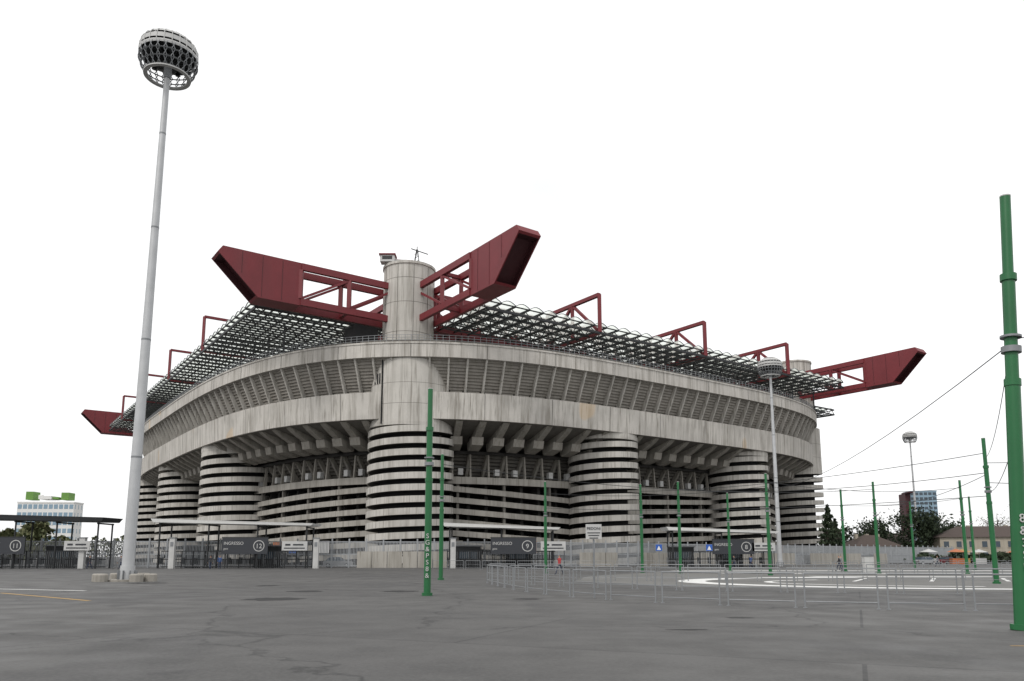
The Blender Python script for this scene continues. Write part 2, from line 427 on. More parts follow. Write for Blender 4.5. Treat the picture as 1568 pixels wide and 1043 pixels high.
# ------------------------------------------------------------ ground
m,nt,b,out=nodes('asphalt')
n1=noise(nt,.05,6); n2=noise(nt,.6,6); n3=noise(nt,14,3); n4=noise(nt,.16,4,(1,.35,1)); n6=noise(nt,.33,3)
c=mixc(nt,ramp(nt,n1.outputs[0],.35,.7),(.058,.0572,.056),(.100,.098,.093))
c=mixc(nt,ramp(nt,n2.outputs[0],.45,.75,0,.55),c,(.045,.045,.045))
c=mixc(nt,ramp(nt,n4.outputs[0],.57,.60,0,.4),c,(.042,.042,.043))
c=mixc(nt,ramp(nt,n6.outputs[0],.66,.70,0,.6),c,(.020,.020,.021))
c=mixc(nt,ramp(nt,n3.outputs[0],.4,.75,0,.4),c,(.14,.138,.135))
vo=N(nt,'ShaderNodeTexVoronoi'); vo.feature='DISTANCE_TO_EDGE'; vo.inputs['Scale'].default_value=.09
tc=N(nt,'ShaderNodeTexCoord'); ad=N(nt,'ShaderNodeVectorMath'); ad.operation='MULTIPLY_ADD'; ad.inputs[1].default_value=(2.5,2.5,0)
nt.links.new(n2.outputs[1],ad.inputs[0]); nt.links.new(tc.outputs['Object'],ad.inputs[2]); nt.links.new(ad.outputs[0],vo.inputs['Vector'])
c=mixc(nt,ramp(nt,vo.outputs['Distance'],.0,.007,.8,0),c,(.02,.02,.02))
br=N(nt,'ShaderNodeTexBrick'); br.inputs['Scale'].default_value=1; br.inputs['Brick Width'].default_value=14; br.inputs['Row Height'].default_value=6.5; br.inputs['Mortar Size'].default_value=.035
br.inputs['Color1'].default_value=(0,0,0,1); br.inputs['Color2'].default_value=(.3,.3,.3,1); br.inputs['Mortar'].default_value=(1,1,1,1)
mp=N(nt,'ShaderNodeMapping'); mp.inputs['Rotation'].default_value=(0,0,.42); nt.links.new(tc.outputs['Object'],mp.inputs[0]); nt.links.new(mp.outputs[0],br.inputs['Vector'])
c=mixc(nt,ramp(nt,br.outputs[0],0,1,0,.75),c,(.028,.028,.028))
nt.links.new(c,b.inputs['Base Color'])
nt.links.new(ramp(nt,n2.outputs[0],.35,.7,.6,.9),b.inputs['Roughness'])
bp=N(nt,'ShaderNodeBump'); bp.inputs['Strength'].default_value=.3; bp.inputs['Distance'].default_value=.02
nt.links.new(n3.outputs[0],bp.inputs['Height']); nt.links.new(bp.outputs[0],b.inputs['Normal'])
M_asph=m
M_asph2=concrete('light_asphalt',(.15,.148,.14),.6,.0)
M_pale=concrete('pale_paving',(.46,.46,.45),.3,.0)
M_damp=paint('damp_asphalt',(.008,.008,.008),.75,var=.1)
M_mark=paint('road_paint',(.72,.72,.70),.7,var=.35,scale=2)
M_ymark=paint('yellow_road_paint',(.42,.26,.07),.7,var=.6,scale=3)
mb=MB(); mb.quad((-2500,-200,0),(2500,-200,0),(2500,4000,0),(-2500,4000,0)); mb.build('ground',[M_asph],smooth=False)
mb=MB()
def poly(pts,z,mat=0): mb.add([(x,y,z) for x,y in pts],[tuple(range(len(pts)))],mat)
poly([(4,50),(9,41),(20,36),(40,33.5),(90,33),(120,100),(60,110),(20,92),(6,62)],.004)
mb.build('pavement',[M_asph2],smooth=False)
mb=MB()
def strip(pts,w,z=.008,mat=0,w2=None):
    P=[Vector((x,y,0)) for x,y in pts]; n=len(P); Ls=[];Rs=[]
    for i,p in enumerate(P):
        d=P[min(i+1,n-1)]-P[max(i-1,0)]; nn=Vector((-d.y,d.x,0)).normalized(); ww=w if w2 is None else w+(w2-w)*i/(n-1)
        Ls.append(p+nn*ww/2+Vector((0,0,z))); Rs.append(p-nn*ww/2+Vector((0,0,z)))
    o=Ls+Rs; mb.add(o,[(i,n+i,n+i+1,i+1) for i in range(n-1)],mat)
def arc(cx,cy,rx,ry,a0,a1,n=24): return [(cx+rx*cos(radians(a0+(a1-a0)*i/n)),cy+ry*sin(radians(a0+(a1-a0)*i/n))) for i in range(n+1)]
strip(arc(28,49,16.5,11,95,262),2.2,mat=0,w2=1.2); strip(arc(30,48,14,7,130,250),.5,.009)
strip([(26,37.8),(60,38.6),(90,40)],1.1); strip([(27,34.8),(90,35.2)],.4)
strip([(24,62),(50,60),(80,58)],3.2,.009,2); strip([(20,74),(50,73),(100,70)],3.5,.009,2); strip([(18,86),(60,88),(110,88)],4,.009,2)
for k in range(9): strip([(22+k*5,50),(26+k*5,57)],.25,.01)
strip([(-22.6,34.4),(-15.4,28.4)],.2,.005,1); strip([(-40,44),(-20,36.5)],.28,.005,0); strip([(9,14.2),(10.5,14.1)],.08,.005,1); strip([(-3,7.2),(-5.2,6.4)],.1,.005,0)
mb.build('road_marking',[M_mark,M_ymark,M_pale],smooth=False)
mb=MB()
def blob(cx,cy,rx,ry,seed):
    r=random.Random(seed); pts=[]
    for i in range(30):
        a=2*pi*i/30; k=.75+.35*r.random(); pts.append((cx+rx*k*cos(a),cy+ry*k*sin(a)))
    mb.add([(x,y,.0045) for x,y in pts],[tuple(range(30))],0)
blob(-9,29.5,1.15,1.1,1); blob(.6,29.6,.55,.5,2); blob(-22,47,1.2,1.2,3); blob(-9.5,36,.9,.8,4); blob(-5.2,36,.9,.8,5); blob(-13.5,43,.6,.9,6); blob(3.9,17.3,.5,.12,4); blob(6,20.6,.4,.2,8)
mb.build('damp_patch',[M_damp],smooth=False)

# ------------------------------------------------------------ floodlight masts
def mast(x,y,H,blocks=False,lean=0):
    e=empty('floodlight_mast',(x,y,0)); mb=MB(); R=1.98; zc=H
    Lx=lambda z:Vector((lean*z/H,0,z))
    mb.tube((0,0,0),Lx(1.0),.47,.45,20,0); mb.tube(Lx(1),Lx(H*.5),.38,.29,20,0); mb.tube(Lx(H*.5),Lx(H-.6),.29,.19,20,0)
    for z in (8,16,24,31): mb.tube(Lx(z*H/37),Lx(z*H/37+.12),.40-z*.0055,None,20,1)
    for k in range(8):
        a=k*pi/4; mb.obox(Vector((.50*cos(a),.50*sin(a),.35)),Vector((.12*cos(a),.12*sin(a),0)),Vector((-.02*sin(a),.02*cos(a),0)),Vector((0,0,.35)),1)
    mb.build('pole',[M_steel,M_rail],e)
    mb=MB(); c=(lean,0,zc)
    mb.rev(c,[(R,-.12),(R+.03,.05),(R,.12)],40,0); mb.rev(c,[(R*.99,.28),(R*.98,.62)],40,0); mb.rev(c,[(R*.93,.12),(R*.93,.7),(R*.8,.9),(R*.7,1.1)],40,1)
    mb.rev(c,[(R*.90,.86),(R*.82,1.1),(R*.66,1.3),(R*.62,1.3)],40,0)
    mb.rev(c,[(R*.56,1.42),(R*.4,1.56),(.01,1.68)],40,0)
    K=24
    for k in range(K):
        a=2*pi*k/K; pr=[(R*1.0,.1),(R*.985,.62),(R*.90,.95),(R*.62,1.38),(R*.3,1.62)]
        for (r0,z0),(r1,z1) in zip(pr,pr[1:]): mb.tube((lean+r0*cos(a),r0*sin(a),zc+z0),(lean+r1*cos(a),r1*sin(a),zc+z1),.03,n=5,mat=0)
    mb.rev(c,[(R*.97,.08),(R*.9,-.02),(.01,0)],40,1)
    for zz,rr in ((-.5,R*.985),(-1.0,R*.90),(-1.5,R*.78)):
        mb.rev((lean,0,zc+zz),[(rr,-.05),(rr+.06,0),(rr,.05),(rr-.06,0)],36,2,closed=True)
    mb.rev((lean,0,zc-1.55),[(R*.80,-.06),(R*.80,.06),(R*.66,.06),(R*.66,-.06)],36,0,closed=True)
    for k in range(K):
        a=2*pi*k/K; b=2*pi*(k+.5)/K; pr=[(R,0),(R*.985,-.5),(R*.9,-1.0),(R*.78,-1.5)]
        P=lambda r,an,z: (lean+r*cos(an),r*sin(an),zc+z)
        for (r0,z0),(r1,z1) in zip(pr,pr[1:]):
            mb.tube(P(r0,a,z0),P(r1,b,z1),.03,n=5,mat=2); mb.tube(P(r0,b,z0),P(r1,a,z1),.03,n=5,mat=2)
        mb.tube(P(.1,a,-.8),P(R*.95,a,-.1),.035,n=5,mat=1)
        if k%2==0:
            for rr in (R*.78,R*.45): mb.tube(P(rr,a,-.1),P(rr*1.05,a,-.42),.10,.19,10,1)
    mb.tube((lean,0,zc-1.7),(lean,0,zc),.26,.26,12,2)
    mb.build('lamp_head',[M_wht2,M_dsteel,M_rail],e)
    if blocks:
        mb=MB()
        for k,(dx,dy) in enumerate([(-1.5,-.6),(-1.0,-1.3),(1.2,-1.2),(1.7,-.4),(.3,1.6),(-1.3,1.2)]):
            mb.rev((dx,dy,0),[(.42,0),(.42,.42),(.34,.5),(.01,.5)],10,0)
        mb.rev((0,0,0),[(1.3,0),(1.3,.12),(.01,.12)],24,0)
        mb.build('base_blocks',[M_mid],e)
    return e
mast(-25.1,50.6,37.4,True,.2)
mast(43.3,125,33.0); mast(118,224,36.6)

# ------------------------------------------------------------ green poles
def gpole(x,y,h=8.7,r=.13,lean=(0,0),txt=None):
    e=empty('green_pole',(x,y,0)); mb=MB(); L=lambda z:Vector((lean[0]*z/h,lean[1]*z/h,z))
    mb.tube(L(0),L(.12),r*1.7,None,16,0); mb.tube(L(.1),L(h*.55),r*1.12,None,18,0); mb.tube(L(h*.55),L(h*.8),r*.98,None,18,0); mb.tube(L(h*.8),L(h),r*.82,None,18,0)
    for z in (h*.55,h*.8): mb.tube(L(z-.08),L(z+.08),r*1.25,None,18,0)
    mb.tube(L(h*.62),L(h*.62+.14),r*1.5,None,16,1); mb.tube(L(h*.655),L(h*.655+.05),r*1.6,None,16,1)
    mb.tube(L(h),L(h+.03),r*.85,None,16,2)
    mb.build('shaft',[M_green,M_rail,M_wht2],e)
    if txt:
        for i,ch in enumerate(txt): text(ch,(-.0+lean[0]*.2,-r*1.2-.015,2.35-i*.27),.27,M_wht2,e,'decal',align='CENTER')
    return e
gpole(-3.5,32.1,8.7,.13,txt='SG&PS8&')
gpole(11.2,17.2,10.1,.14,(.6,0),txt='8&3SR6')
for x,y in [(-4.9,53.4),(3.2,73.5),(12.8,76),(16,73.5),(24.4,86.6),(22,66),(35.3,82),(34.8,73.5),(42.3,72),(55,92),(28.7,46),(52,100)]: gpole(x,y,8.7,.13)
e=empty('overhead_wire'); mb=MB()
def wire(p,q,sag,r=.018):
    p=Vector(p);q=Vector(q);n=14; pts=[p+(q-p)*i/n-Vector((0,0,sag*4*(i/n)*(1-i/n))) for i in range(n+1)]
    for a,b_ in zip(pts,pts[1:]): mb.tube(a,b_,r,n=5,mat=0,caps=False)
wire((11.6,17.2,6.6),(28.7,46,7.5),.6,.012); wire((11.6,17.2,6.5),(22,66,7.5),1.0,.013); wire((11.6,17.2,4.6),(28.7,46,5.5),.5,.012); wire((11.6,17.2,6.6),(24,10,7.5),.4,.012)
wire((28.7,46,6.5),(34.8,73.5,6.5),.6,.02); wire((28.7,46,6.6),(16,73.5,8),.6,.022); wire((34.8,73.5,8),(-4.9,53.4,8),1,.022)
wire((22,66,7.6),(3.2,73.5,7.6),.5,.022); wire((42.3,72,7),(35.3,82,7),.3,.02); wire((28.7,46,5.2),(3.2,73.5,6.2),.5,.02)
wire((28.7,46,7.8),(12.8,76,8),.5,.022); wire((42.3,72,8),(22,66,8),.6,.022); wire((28.7,46,7.2),(60,40,9),.6,.02); wire((28.7,46,6.0),(60,44,6.6),.5,.02)
mb.build('cables',[M_dsteel],e)

# ------------------------------------------------------------ railings
def railing(pts,name='metal_railing',plen=2.1,gap=.28):
    e=empty(name); mb=MB(); L=[Vector((x,y,0)) for x,y in pts]
    segs=[];tot=0
    for a,b_ in zip(L,L[1:]): segs.append((a,b_,tot)); tot+=(b_-a).length
    def at(d):
        for a,b_,o in segs:
            l=(b_-a).length
            if d<=o+l: return a+(b_-a)*((d-o)/l)
        return L[-1].copy()
    d=0
    while d+plen<=tot:
        a=at(d);b_=at(d+plen)
        for p in (a,b_): mb.tube(p,p+Vector((0,0,1.07)),.027,n=8); mb.tube(p,p+Vector((0,0,.02)),.07,n=8)
        for z,r in ((1.07,.028),(.62,.011),(.2,.018)): mb.tube(a+Vector((0,0,z)),b_+Vector((0,0,z)),r,n=6)
        d+=plen+gap
    mb.build('rails',[M_barr],e)
def cat(pts,n=6):
    o=[];P=[pts[0]]+pts+[pts[-1]]
    for i in range(1,len(P)-2):
        for k in range(n):
            t=k/n;r=[]
            for c_ in (0,1):
                p0,p1,p2,p3=P[i-1][c_],P[i][c_],P[i+1][c_],P[i+2][c_]
                r.append(.5*((2*p1)+(-p0+p2)*t+(2*p0-5*p1+4*p2-p3)*t*t+(-p0+3*p1-3*p2+p3)*t**3))
            o.append(tuple(r))
    o.append(pts[-1]); return o
railing(cat([(-1.5,47),(.5,36),(3.7,28.8),(8.5,24.8),(14.9,23),(20,22.6),(26,22.4),(34,22.4)]))
railing(cat([(-1.5,47.5),(3.5,41),(10,36),(20,33),(30,32),(44,32)]))
railing(cat([(-1.6,56),(6,52),(14,50.5),(30,52),(60,58)]))
railing(cat([(-10,98),(10,90),(40,92),(80,100)])); railing(cat([(24,70),(40,68),(60,68),(90,72)]))

# ------------------------------------------------------------ perimeter fence
M_fence=paint('fence_steel',(.34,.355,.37),.5,.15,var=.3)
e=empty('perimeter_fence'); mb=MB()
path=[Vector((-120,102,0)),Vector((-40,108.5,0)),W(2,-32),W(135,-31)]
for a,b_ in zip(path,path[1:]):
    L=(b_-a).length; n=int(L/.2); d=(b_-a)/n
    for i in range(n):
        p=a+d*i; 
        if i%12==0: mb.beam(p,p+Vector((0,0,4.1)),.18,.18,0)
        else: mb.beam(p+Vector((0,0,.1)),p+Vector((0,0,3.7)),.085,.05,0)
    for z in (.3,1.9,3.65): mb.beam(a+Vector((0,0,z)),b_+Vector((0,0,z)),.08,.14,0)
mb.build('bars',[M_fence],e,smooth=False)
e=empty('concrete_wall'); mb=MB()
p0=Vector((-22,109.6,0)); p1=Vector((-7,110.2,0)); d=(p1-p0)/7
for i in range(7): mb.beam(p0+d*(i+.02)+Vector((0,0,1.15)),p0+d*(i+.98)+Vector((0,0,1.15)),.2,2.3,0)
q0=W(12,-33.5);q1=W(100,-33);d=(q1-q0)/34
for i in range(34):
    if i%9 not in(3,4): mb.beam(q0+d*(i+.02)+Vector((0,0,1.1)),q0+d*(i+.98)+Vector((0,0,1.1)),.2,2.2,0)
mb.build('panels',[M_ramp],e,smooth=False)

# ------------------------------------------------------------ ticket gates
def gate(x0,x1,y,num,sx,white=None,dark=False,z=6.0):
    e=empty('ticket_gate'); mb=MB()
    cx=(x0+x1)/2; hw=(x1-x0)/2; dp=.75 if dark else .5
    vs=[(cx-hw,y-2.6,z+.35),(cx+hw,y-2.6,z-.3),(cx+hw,y+2.6,z-.25),(cx-hw,y+2.6,z+.4),(cx-hw+.3,y-2.5,z-dp+.35),(cx+hw-.3,y-2.5,z-dp-.1),(cx+hw-.3,y+2.2,z-dp-.1),(cx-hw+.3,y+2.2,z-dp+.35)]
    mb.add(vs,[(0,1,2,3),(7,6,5,4),(0,4,5,1),(1,5,6,2),(2,6,7,3),(3,7,4,0)],3 if dark else 0)
    n=max(2,int((x1-x0)/6))
    for i in range(n+1):
        x=x0+1+(x1-x0-2)*i/n; zz=z-dp+.3-.5*i/n
        for yy in (y-1.8,y+1.8): mb.tube((x,yy,0),(x,yy,zz),.11,n=10,mat=1)
        mb.beam((x,y-2.1,zz-.12),(x,y+2.1,zz-.12),.12,.2,1)
    k=0;x=x0+.6
    while x<x1-.6:
        mb.tube((x,y,0),(x,y,2.3),.035,n=6,mat=2)
        if k%6==0: mb.beam((x,y-.7,0),(x,y-.7,2.3),.12,.12,1); mb.beam((x,y-.7,1.0),(x,y+.7,1.0),.12,.9,2)
        x+=.26;k+=1
    for zz in (.2,1.2,2.3): mb.beam((x0+.6,y,zz),(x1-.6,y,zz),.07,.12,1)
    for bx in (cx-hw*.6,cx+hw*.3): mb.box((bx,y+3.4,1.5),1.8,1.0,1.5,1); mb.box((bx,y+2.38,1.8),1.3,.03,.6,4); mb.box((bx,y+3.4,3.08),2.0,1.2,.08,2)
    mb.build('canopy_and_turnstiles',[M_white,M_dsteel,M_rail,M_dsteel,M_glass],e)
    mb=MB(); mb.box((sx,y-2.0,3.0),3.1,.08,1.08,0); mb.box((sx,y-1.99,4.14),3.15,.12,.05,1)
    for q in (-2.6,2.6): mb.box((sx+q,y-1.95,.96),.06,.06,.96,1)
    R=.75; n=28
    for i in range(n):
        a=2*pi*i/n;b2=2*pi*(i+1)/n
        mb.add([(sx+1.9+r*cos(t_),y-2.1,3.0+r*sin(t_)) for r,t_ in((R,a),(R,b2),(R-.1,b2),(R-.1,a))],[(0,1,2,3)],2)
    mb.build('sign_board',[M_blk,M_dsteel,M_wht2],e,smooth=False)
    text('INGRESSO',(sx-2.85,y-2.1,3.15),.58,M_wht2,e); text('gate',(sx-2.85,y-2.1,2.5),.38,M_wht2,e)
    text(num,(sx+1.9,y-2.1,2.68),.88,M_wht2,e,align='CENTER')
    if white:
        mb=MB(); mb.box((white,y-2.0,3.0),1.7,.08,.62,0); mb.box((white-.9,y-2.1,3.15),.35,.01,.12,1); mb.box((white+.5,y-2.1,3.15),.7,.01,.1,1)
        mb.box((white,y-2.1,2.7),1.4,.01,.07,1); mb.box((white-1.5,y-2,1.2),.05,.05,1.2,2); mb.box((white+1.5,y-2,1.2),.05,.05,1.2,2)
        mb.build('notice_board',[M_wht2,M_blk,M_dsteel],e,smooth=False)
gate(-78,-54,104,'11',-67.5,-57.5,True,z=7.0); gate(-48.7,-26.8,106,'12',-36,-29.3,z=6.3); gate(-9.5,6.6,107,'9',.2,5.6,z=5.8)
gate(23,39.7,117,'8',33,37.5,z=5.6)
for x,y in [(-45.3,103),(-26.5,104.5),(-8,105),(-57,102.5)]:
    mb=MB(); mb.box((0,0,2.0),.35,.3,2.0,0); mb.box((0,0,4.05),.42,.36,.06,1); mb.box((0,-.31,3.2),.2,.01,.3,1); mb.build('gate_pillar',[M_wht2,M_rail],loc=(x,y,0))

# ------------------------------------------------------------ signs
def sign(x,y,h,w,hh,kind,name='traffic_sign'):
    e=empty(name,(x,y,0)); mb=MB(); mb.tube((0,0,0),(0,0,h),.035,n=10,mat=1); mb.box((0,-.05,h-hh/2),w/2,.02,hh/2,0)
    if kind=='blue': mb.add([(-w*.32,-.075,h-hh*.85),(w*.32,-.075,h-hh*.85),(0,-.075,h-hh*.2)],[(0,1,2)],2)
    mb.build('plate',[M_blue if kind=='blue' else M_wht2,M_rail,M_white],e,smooth=False)
    if kind=='text':
        text('PEDONI',(0,-.075,h-.22),.15,M_blk,e,align='CENTER')
        mb=MB()
        for k in range(3): mb.box((0,-.075,h-.34-k*.1),.25-.04*k,.004,.018,0)
        mb.build('small_print',[M_blk],e)
sign(3.2,30.2,2.85,.62,.58,'text','pedestrian_sign')
sign(17.5,92,3.0,.75,.75,'blue'); sign(23.5,92,3.0,.75,.75,'blue')
mb=MB(); mb.box((0,0,.8),.45,.3,.8,0); mb.box((0,0,1.63),.5,.35,.03,1); mb.box((0,-.305,.8),.4,.005,.7,0); mb.box((.3,-.315,.8),.02,.01,.1,1); mb.build('utility_cabinet',[M_wht2,M_rail],loc=(34.5,75,0))

# ------------------------------------------------------------ background buildings
def office(name,x,y,w,dp,h,floors,cols,mw,mg,rot=0,extra=None):
    e=empty(name,(x,y,0)); e.rotation_euler=(0,0,rot); mb=MB()
    mb.box((0,0,h/2),w/2,dp/2,h/2,0); mb.box((0,0,h+.3),w/2+.2,dp/2+.2,.3,0)
    fh=h/floors
    for f in range(floors):
        for c_ in range(cols):
            xx=-w/2+(c_+.5)*w/cols
            mb.box((xx,-dp/2,f*fh+fh*.55),w/cols*.38,.05,fh*.28,1)
        for c_ in range(max(2,int(cols*dp/w))):
            yy=-dp/2+(c_+.5)*dp/max(2,int(cols*dp/w)); mb.box((-w/2,yy,f*fh+fh*.55),.05,dp/cols*.35,fh*.28,1); mb.box((w/2,yy,f*fh+fh*.55),.05,dp/cols*.35,fh*.28,1)
    if extra: extra(mb)
    mb.build('walls_and_windows',[mw,mg,M_lime,M_redd],e,smooth=False)
M_lime=paint('lime_paint',(.13,.28,.05),.6)
def ex1(mb):
    mb.box((-9,0,31.2),1.8,3,2,2); mb.box((8,0,31),1.8,3,1.8,2); mb.box((-1,0,30.2),3,4,.8,0); mb.box((-4,-2,30.6),.8,.8,1,0); mb.box((3,0,30),2,3,.5,2)
office('office_building',-229,380,27,9,27.5,7,11,M_white,M_bglass,.05,ex1)
def ex2(mb):
    mb.box((-9.5,0,21),1.6,6,21,3); mb.box((-9.5,-6.1,42.3),1.8,6,.4,3)
office('glass_tower_building',267,500,16,12,43,14,6,M_bglass,M_glass,-.15,ex2)
M_tile=paint('roof_tiles',(.07,.05,.042),.8,var=.4,scale=2); M_plast=concrete('plaster',(.42,.38,.31),.3,.3)
def house(x,y,w,dp,h,rh,rot=0,name='house'):
    e=empty(name,(x,y,0)); e.rotation_euler=(0,0,rot); mb=MB(); mb.box((0,0,h/2),w/2,dp/2,h/2,0)
    o=.6; a=(-w/2-o,-dp/2-o,h);b_=(w/2+o,-dp/2-o,h);c_=(w/2+o,dp/2+o,h);d_=(-w/2-o,dp/2+o,h);r1=(-w/2+dp/2,0,h+rh);r2=(w/2-dp/2,0,h+rh)
    mb.add([a,b_,c_,d_,r1,r2],[(0,1,5,4),(2,3,4,5),(1,2,5),(3,0,4),(3,2,1,0)],1)
    n=int(w/3)
    for i in range(n):
        xx=-w/2+(i+.5)*w/n
        for z in ([h*.3,h*.72] if h>4.5 else [h*.5]): mb.box((xx,-dp/2,z),.6,.06,.75,2); mb.box((xx,-dp/2-.05,z-.85),.75,.1,.06,0)
    for i in range(3): mb.box((-w/4+i*w/4,1,h+rh*.8),.4,.4,.9,0)
    mb.build('walls_and_roof',[M_plast,M_tile,M_glass],e,smooth=False)
house(132,205,36,12,6.6,3.0,-.25); house(108,222,16,10,5.0,3.2,-.2); house(160,195,28,12,6.2,3,-.3); house(95,205,12,9,4.2,3.0,.1)
house(-200,240,30,12,7,3,.3)
for i,(x,y) in enumerate([(92,160),(98,168),(104,172),(116,178),(122,180),(88,163)]):
    mb=MB(); mb.tube((0,0,0),(0,0,3),.06,n=8,mat=1)
    vs=[(2*cos(k*pi/3),2*sin(k*pi/3),2.5) for k in range(6)]+[(0,0,3.2)]; mb.add(vs,[(k,(k+1)%6,6) for k in range(6)],0)
    mb.box((0,0,.6),1.2,.6,.6,0); mb.build('market_stall',[[M_orange,M_ymark,M_wht2][i%3],M_rail],loc=(x,y,0))

# ------------------------------------------------------------ trees
def leafmat(name,c1,c2):
    m,nt,b,out=nodes(name); n=noise(nt,.7,4); c=mixc(nt,ramp(nt,n.outputs[0],.35,.65),c1,c2)
    nt.links.new(c,b.inputs['Base Color']); b.inputs['Roughness'].default_value=.8; return m
M_lf1=leafmat('dark_foliage',(.014,.026,.011),(.032,.05,.02)); M_lf2=leafmat('spring_foliage',(.06,.08,.03),(.13,.13,.06)); M_bark=paint('bark',(.09,.075,.06),.9)
def tree(name,x,y,h,cr,mat,n=1500,leaf=.35,kind='round',base=.25,seed=0,twigs=14):
    r=random.Random(seed); e=empty(name,(x,y,0)); mb=MB()
    mb.tube((0,0,0),(0,0,h*.55),h*.025+.08,h*.015,8,0); mb.tube((0,0,h*.5),(.1,0,h*.92),h*.015,.03,6,0)
    ends=[]
    for k in range(twigs):
        a=r.uniform(0,2*pi); z=h*r.uniform(base,.75); L=cr*r.uniform(.6,1.0)*(1 if kind!='cone' else max(.15,1-(z/h-base)))
        q=Vector((L*cos(a),L*sin(a),z+L*r.uniform(.2,.7))); mb.tube((0,0,z),q,h*.009+.02,.02,5,0); ends.append(q)
        for _ in range(4):
            q2=q*r.uniform(.6,1)+Vector((r.uniform(-1,1),r.uniform(-1,1),r.uniform(0,1.4)))*cr*.3; q2.z=max(q2.z,h*base); mb.tube(q*.6+Vector((0,0,z*.4)),q2,.05,.015,4,0); ends.append(q2)
    mb.build('trunk',[M_bark],e); mb=MB()
    for k in range(n):
        if kind=='cone':
            f=r.random()**1.4; z=h*(base+(1-base)*f); rad=cr*(1-f)**.8*r.uniform(.3,1)*(.8+.35*sin(z*4+r.random())); a=r.uniform(0,2*pi); p=Vector((rad*cos(a),rad*sin(a),z))
        else:
            c_=r.choice(ends); g=cr*.22; p=c_+Vector((r.gauss(0,g),r.gauss(0,g),r.gauss(0,g*.8)))
        u=Vector((r.gauss(0,1),r.gauss(0,1),r.gauss(0,1))).normalized(); v=u.cross(Vector((r.gauss(0,1),r.gauss(0,1),r.gauss(0,1)))).normalized(); s=leaf*r.uniform(.5,1.2)
        mb.add([p-u*s,p+v*s*.5,p+u*s,p-v*s*.5],[(0,1,2,3)],0)
    mb.build('crown',[mat],e,smooth=False)
tree('conifer_tree',77,187,14.0,3.8,M_lf1,2400,.5,'cone',.08,3); tree('conifer_tree',82,195,11.0,3.2,M_lf1,1600,.5,'cone',.08,13)
tree('broadleaf_tree',100,215,11.5,4.8,M_lf1,2200,.5,'round',.25,5); tree('pine_tree',112,212,13.5,6,M_lf1,3000,.5,'round',.3,6)
tree('broadleaf_tree',119,214,11.5,5,M_lf1,2200,.5,'round',.25,8); tree('broadleaf_tree',92,218,9,4.5,M_lf1,1600,.5,'round',.2,18); tree('broadleaf_tree',126,222,10.5,4.5,M_lf2,1200,.4,'round',.25,19)
tree('bare_tree',145,212,18,5.5,M_lf2,900,.22,'round',.3,9,30); tree('bare_tree',150,222,18,5.5,M_lf2,900,.22,'round',.3,12,30); tree('bare_tree',139,220,15,4.5,M_lf2,900,.22,'round',.3,22,30)
def belt(name,x0,y0,x1,y1,h,n,mat,seed):
    r=random.Random(seed); e=empty(name); mb=MB(); L=math.hypot(x1-x0,y1-y0)
    cl=[]
    for i in range(int(L/4)):
        f=(i+r.random())/(L/4); cl.append((x0+(x1-x0)*f,y0+(y1-y0)*f,h*r.uniform(.55,1)))
        mb.tube((cl[-1][0],cl[-1][1],0),(cl[-1][0],cl[-1][1],h*.6),.2,.1,5,1)
    for k in range(n):
        cx,cy,hh=r.choice(cl); z=hh*(1-r.random()**1.6*.85); w=3.2*(1-(z/hh)**3)+.4
        p=Vector((cx+r.gauss(0,w*.6),cy+r.gauss(0,w*.6),z)); u=Vector((r.gauss(0,1),r.gauss(0,1),r.gauss(0,1))).normalized(); v=u.cross(Vector((r.gauss(0,1),r.gauss(0,1),1))).normalized(); s=r.uniform(.4,.9)
        mb.add([p-u*s,p+v*s*.6,p+u*s,p-v*s*.6],[(0,1,2,3)],0)
    mb.build('foliage',[mat,M_bark],e,smooth=False)
belt('tree_row',-150,200,-108,190,11,8000,M_lf2,1); belt('distant_trees',-420,420,-180,420,13,9000,M_lf2,2); belt('distant_trees',160,300,460,270,13,12000,M_lf1,4); belt('hedge',84,182,170,176,2.8,5000,M_lf1,5)

# ------------------------------------------------------------ cars
def car(x,y,rot,mat):
    e=empty('parked_car',(x,y,0)); e.rotation_euler=(0,0,rot); mb=MB()
    body=[(-2.1,.3),(-2.15,.75),(-1.9,.92),(-1.2,.98),(1.05,.95),(1.9,.82),(2.1,.6),(2.1,.3)]
    cab=[(-1.75,.95),(-1.3,1.42),(-.5,1.5),(.35,1.45),(1.1,.95)]
    for pr,w0,w1,m_ in ((body,.84,.84,0),(cab,.78,.62,1)):
        k=len(pr); top=max(z for _,z in pr); bot=min(z for _,z in pr)
        def wd(z): return w0+(w1-w0)*(z-bot)/(top-bot)
        vs=[(px,-wd(z),z) for px,z in pr]+[(px,wd(z),z) for px,z in pr]
        mb.add(vs,[tuple(range(k))[::-1],tuple(range(k,2*k))]+[(i,(i+1)%k,(i+1)%k+k,i+k) for i in range(k)],m_)
    mb.box((-.45,0,1.5),.75,.6,.025,0)
    for px in (-1.35,1.35):
        for s_ in (-1,1): mb.tube((px,s_*.7,.32),(px,s_*.88,.32),.33,n=18,mat=2); mb.tube((px,s_*.88,.32),(px,s_*.9,.32),.19,n=12,mat=3)
    for s_ in (-1,1): mb.beam((-.3,s_*.75,.98),(-.35,s_*.64,1.46),.08,.04,0); mb.box((2.1,s_*.6,.68),.03,.16,.08,3); mb.box((-2.13,s_*.65,.75),.03,.13,.1,4)
    mb.build('bodywork',[mat,M_glass,M_blk,M_steel,M_red],e)
M_silver=paint('silver_paint',(.33,.34,.35),.3,.4,var=.05)
car(-25.6,114,.05,M_silver); car(86,160,.3,M_wht2); car(92,163,.3,M_red); car(80,150,.3,M_silver)

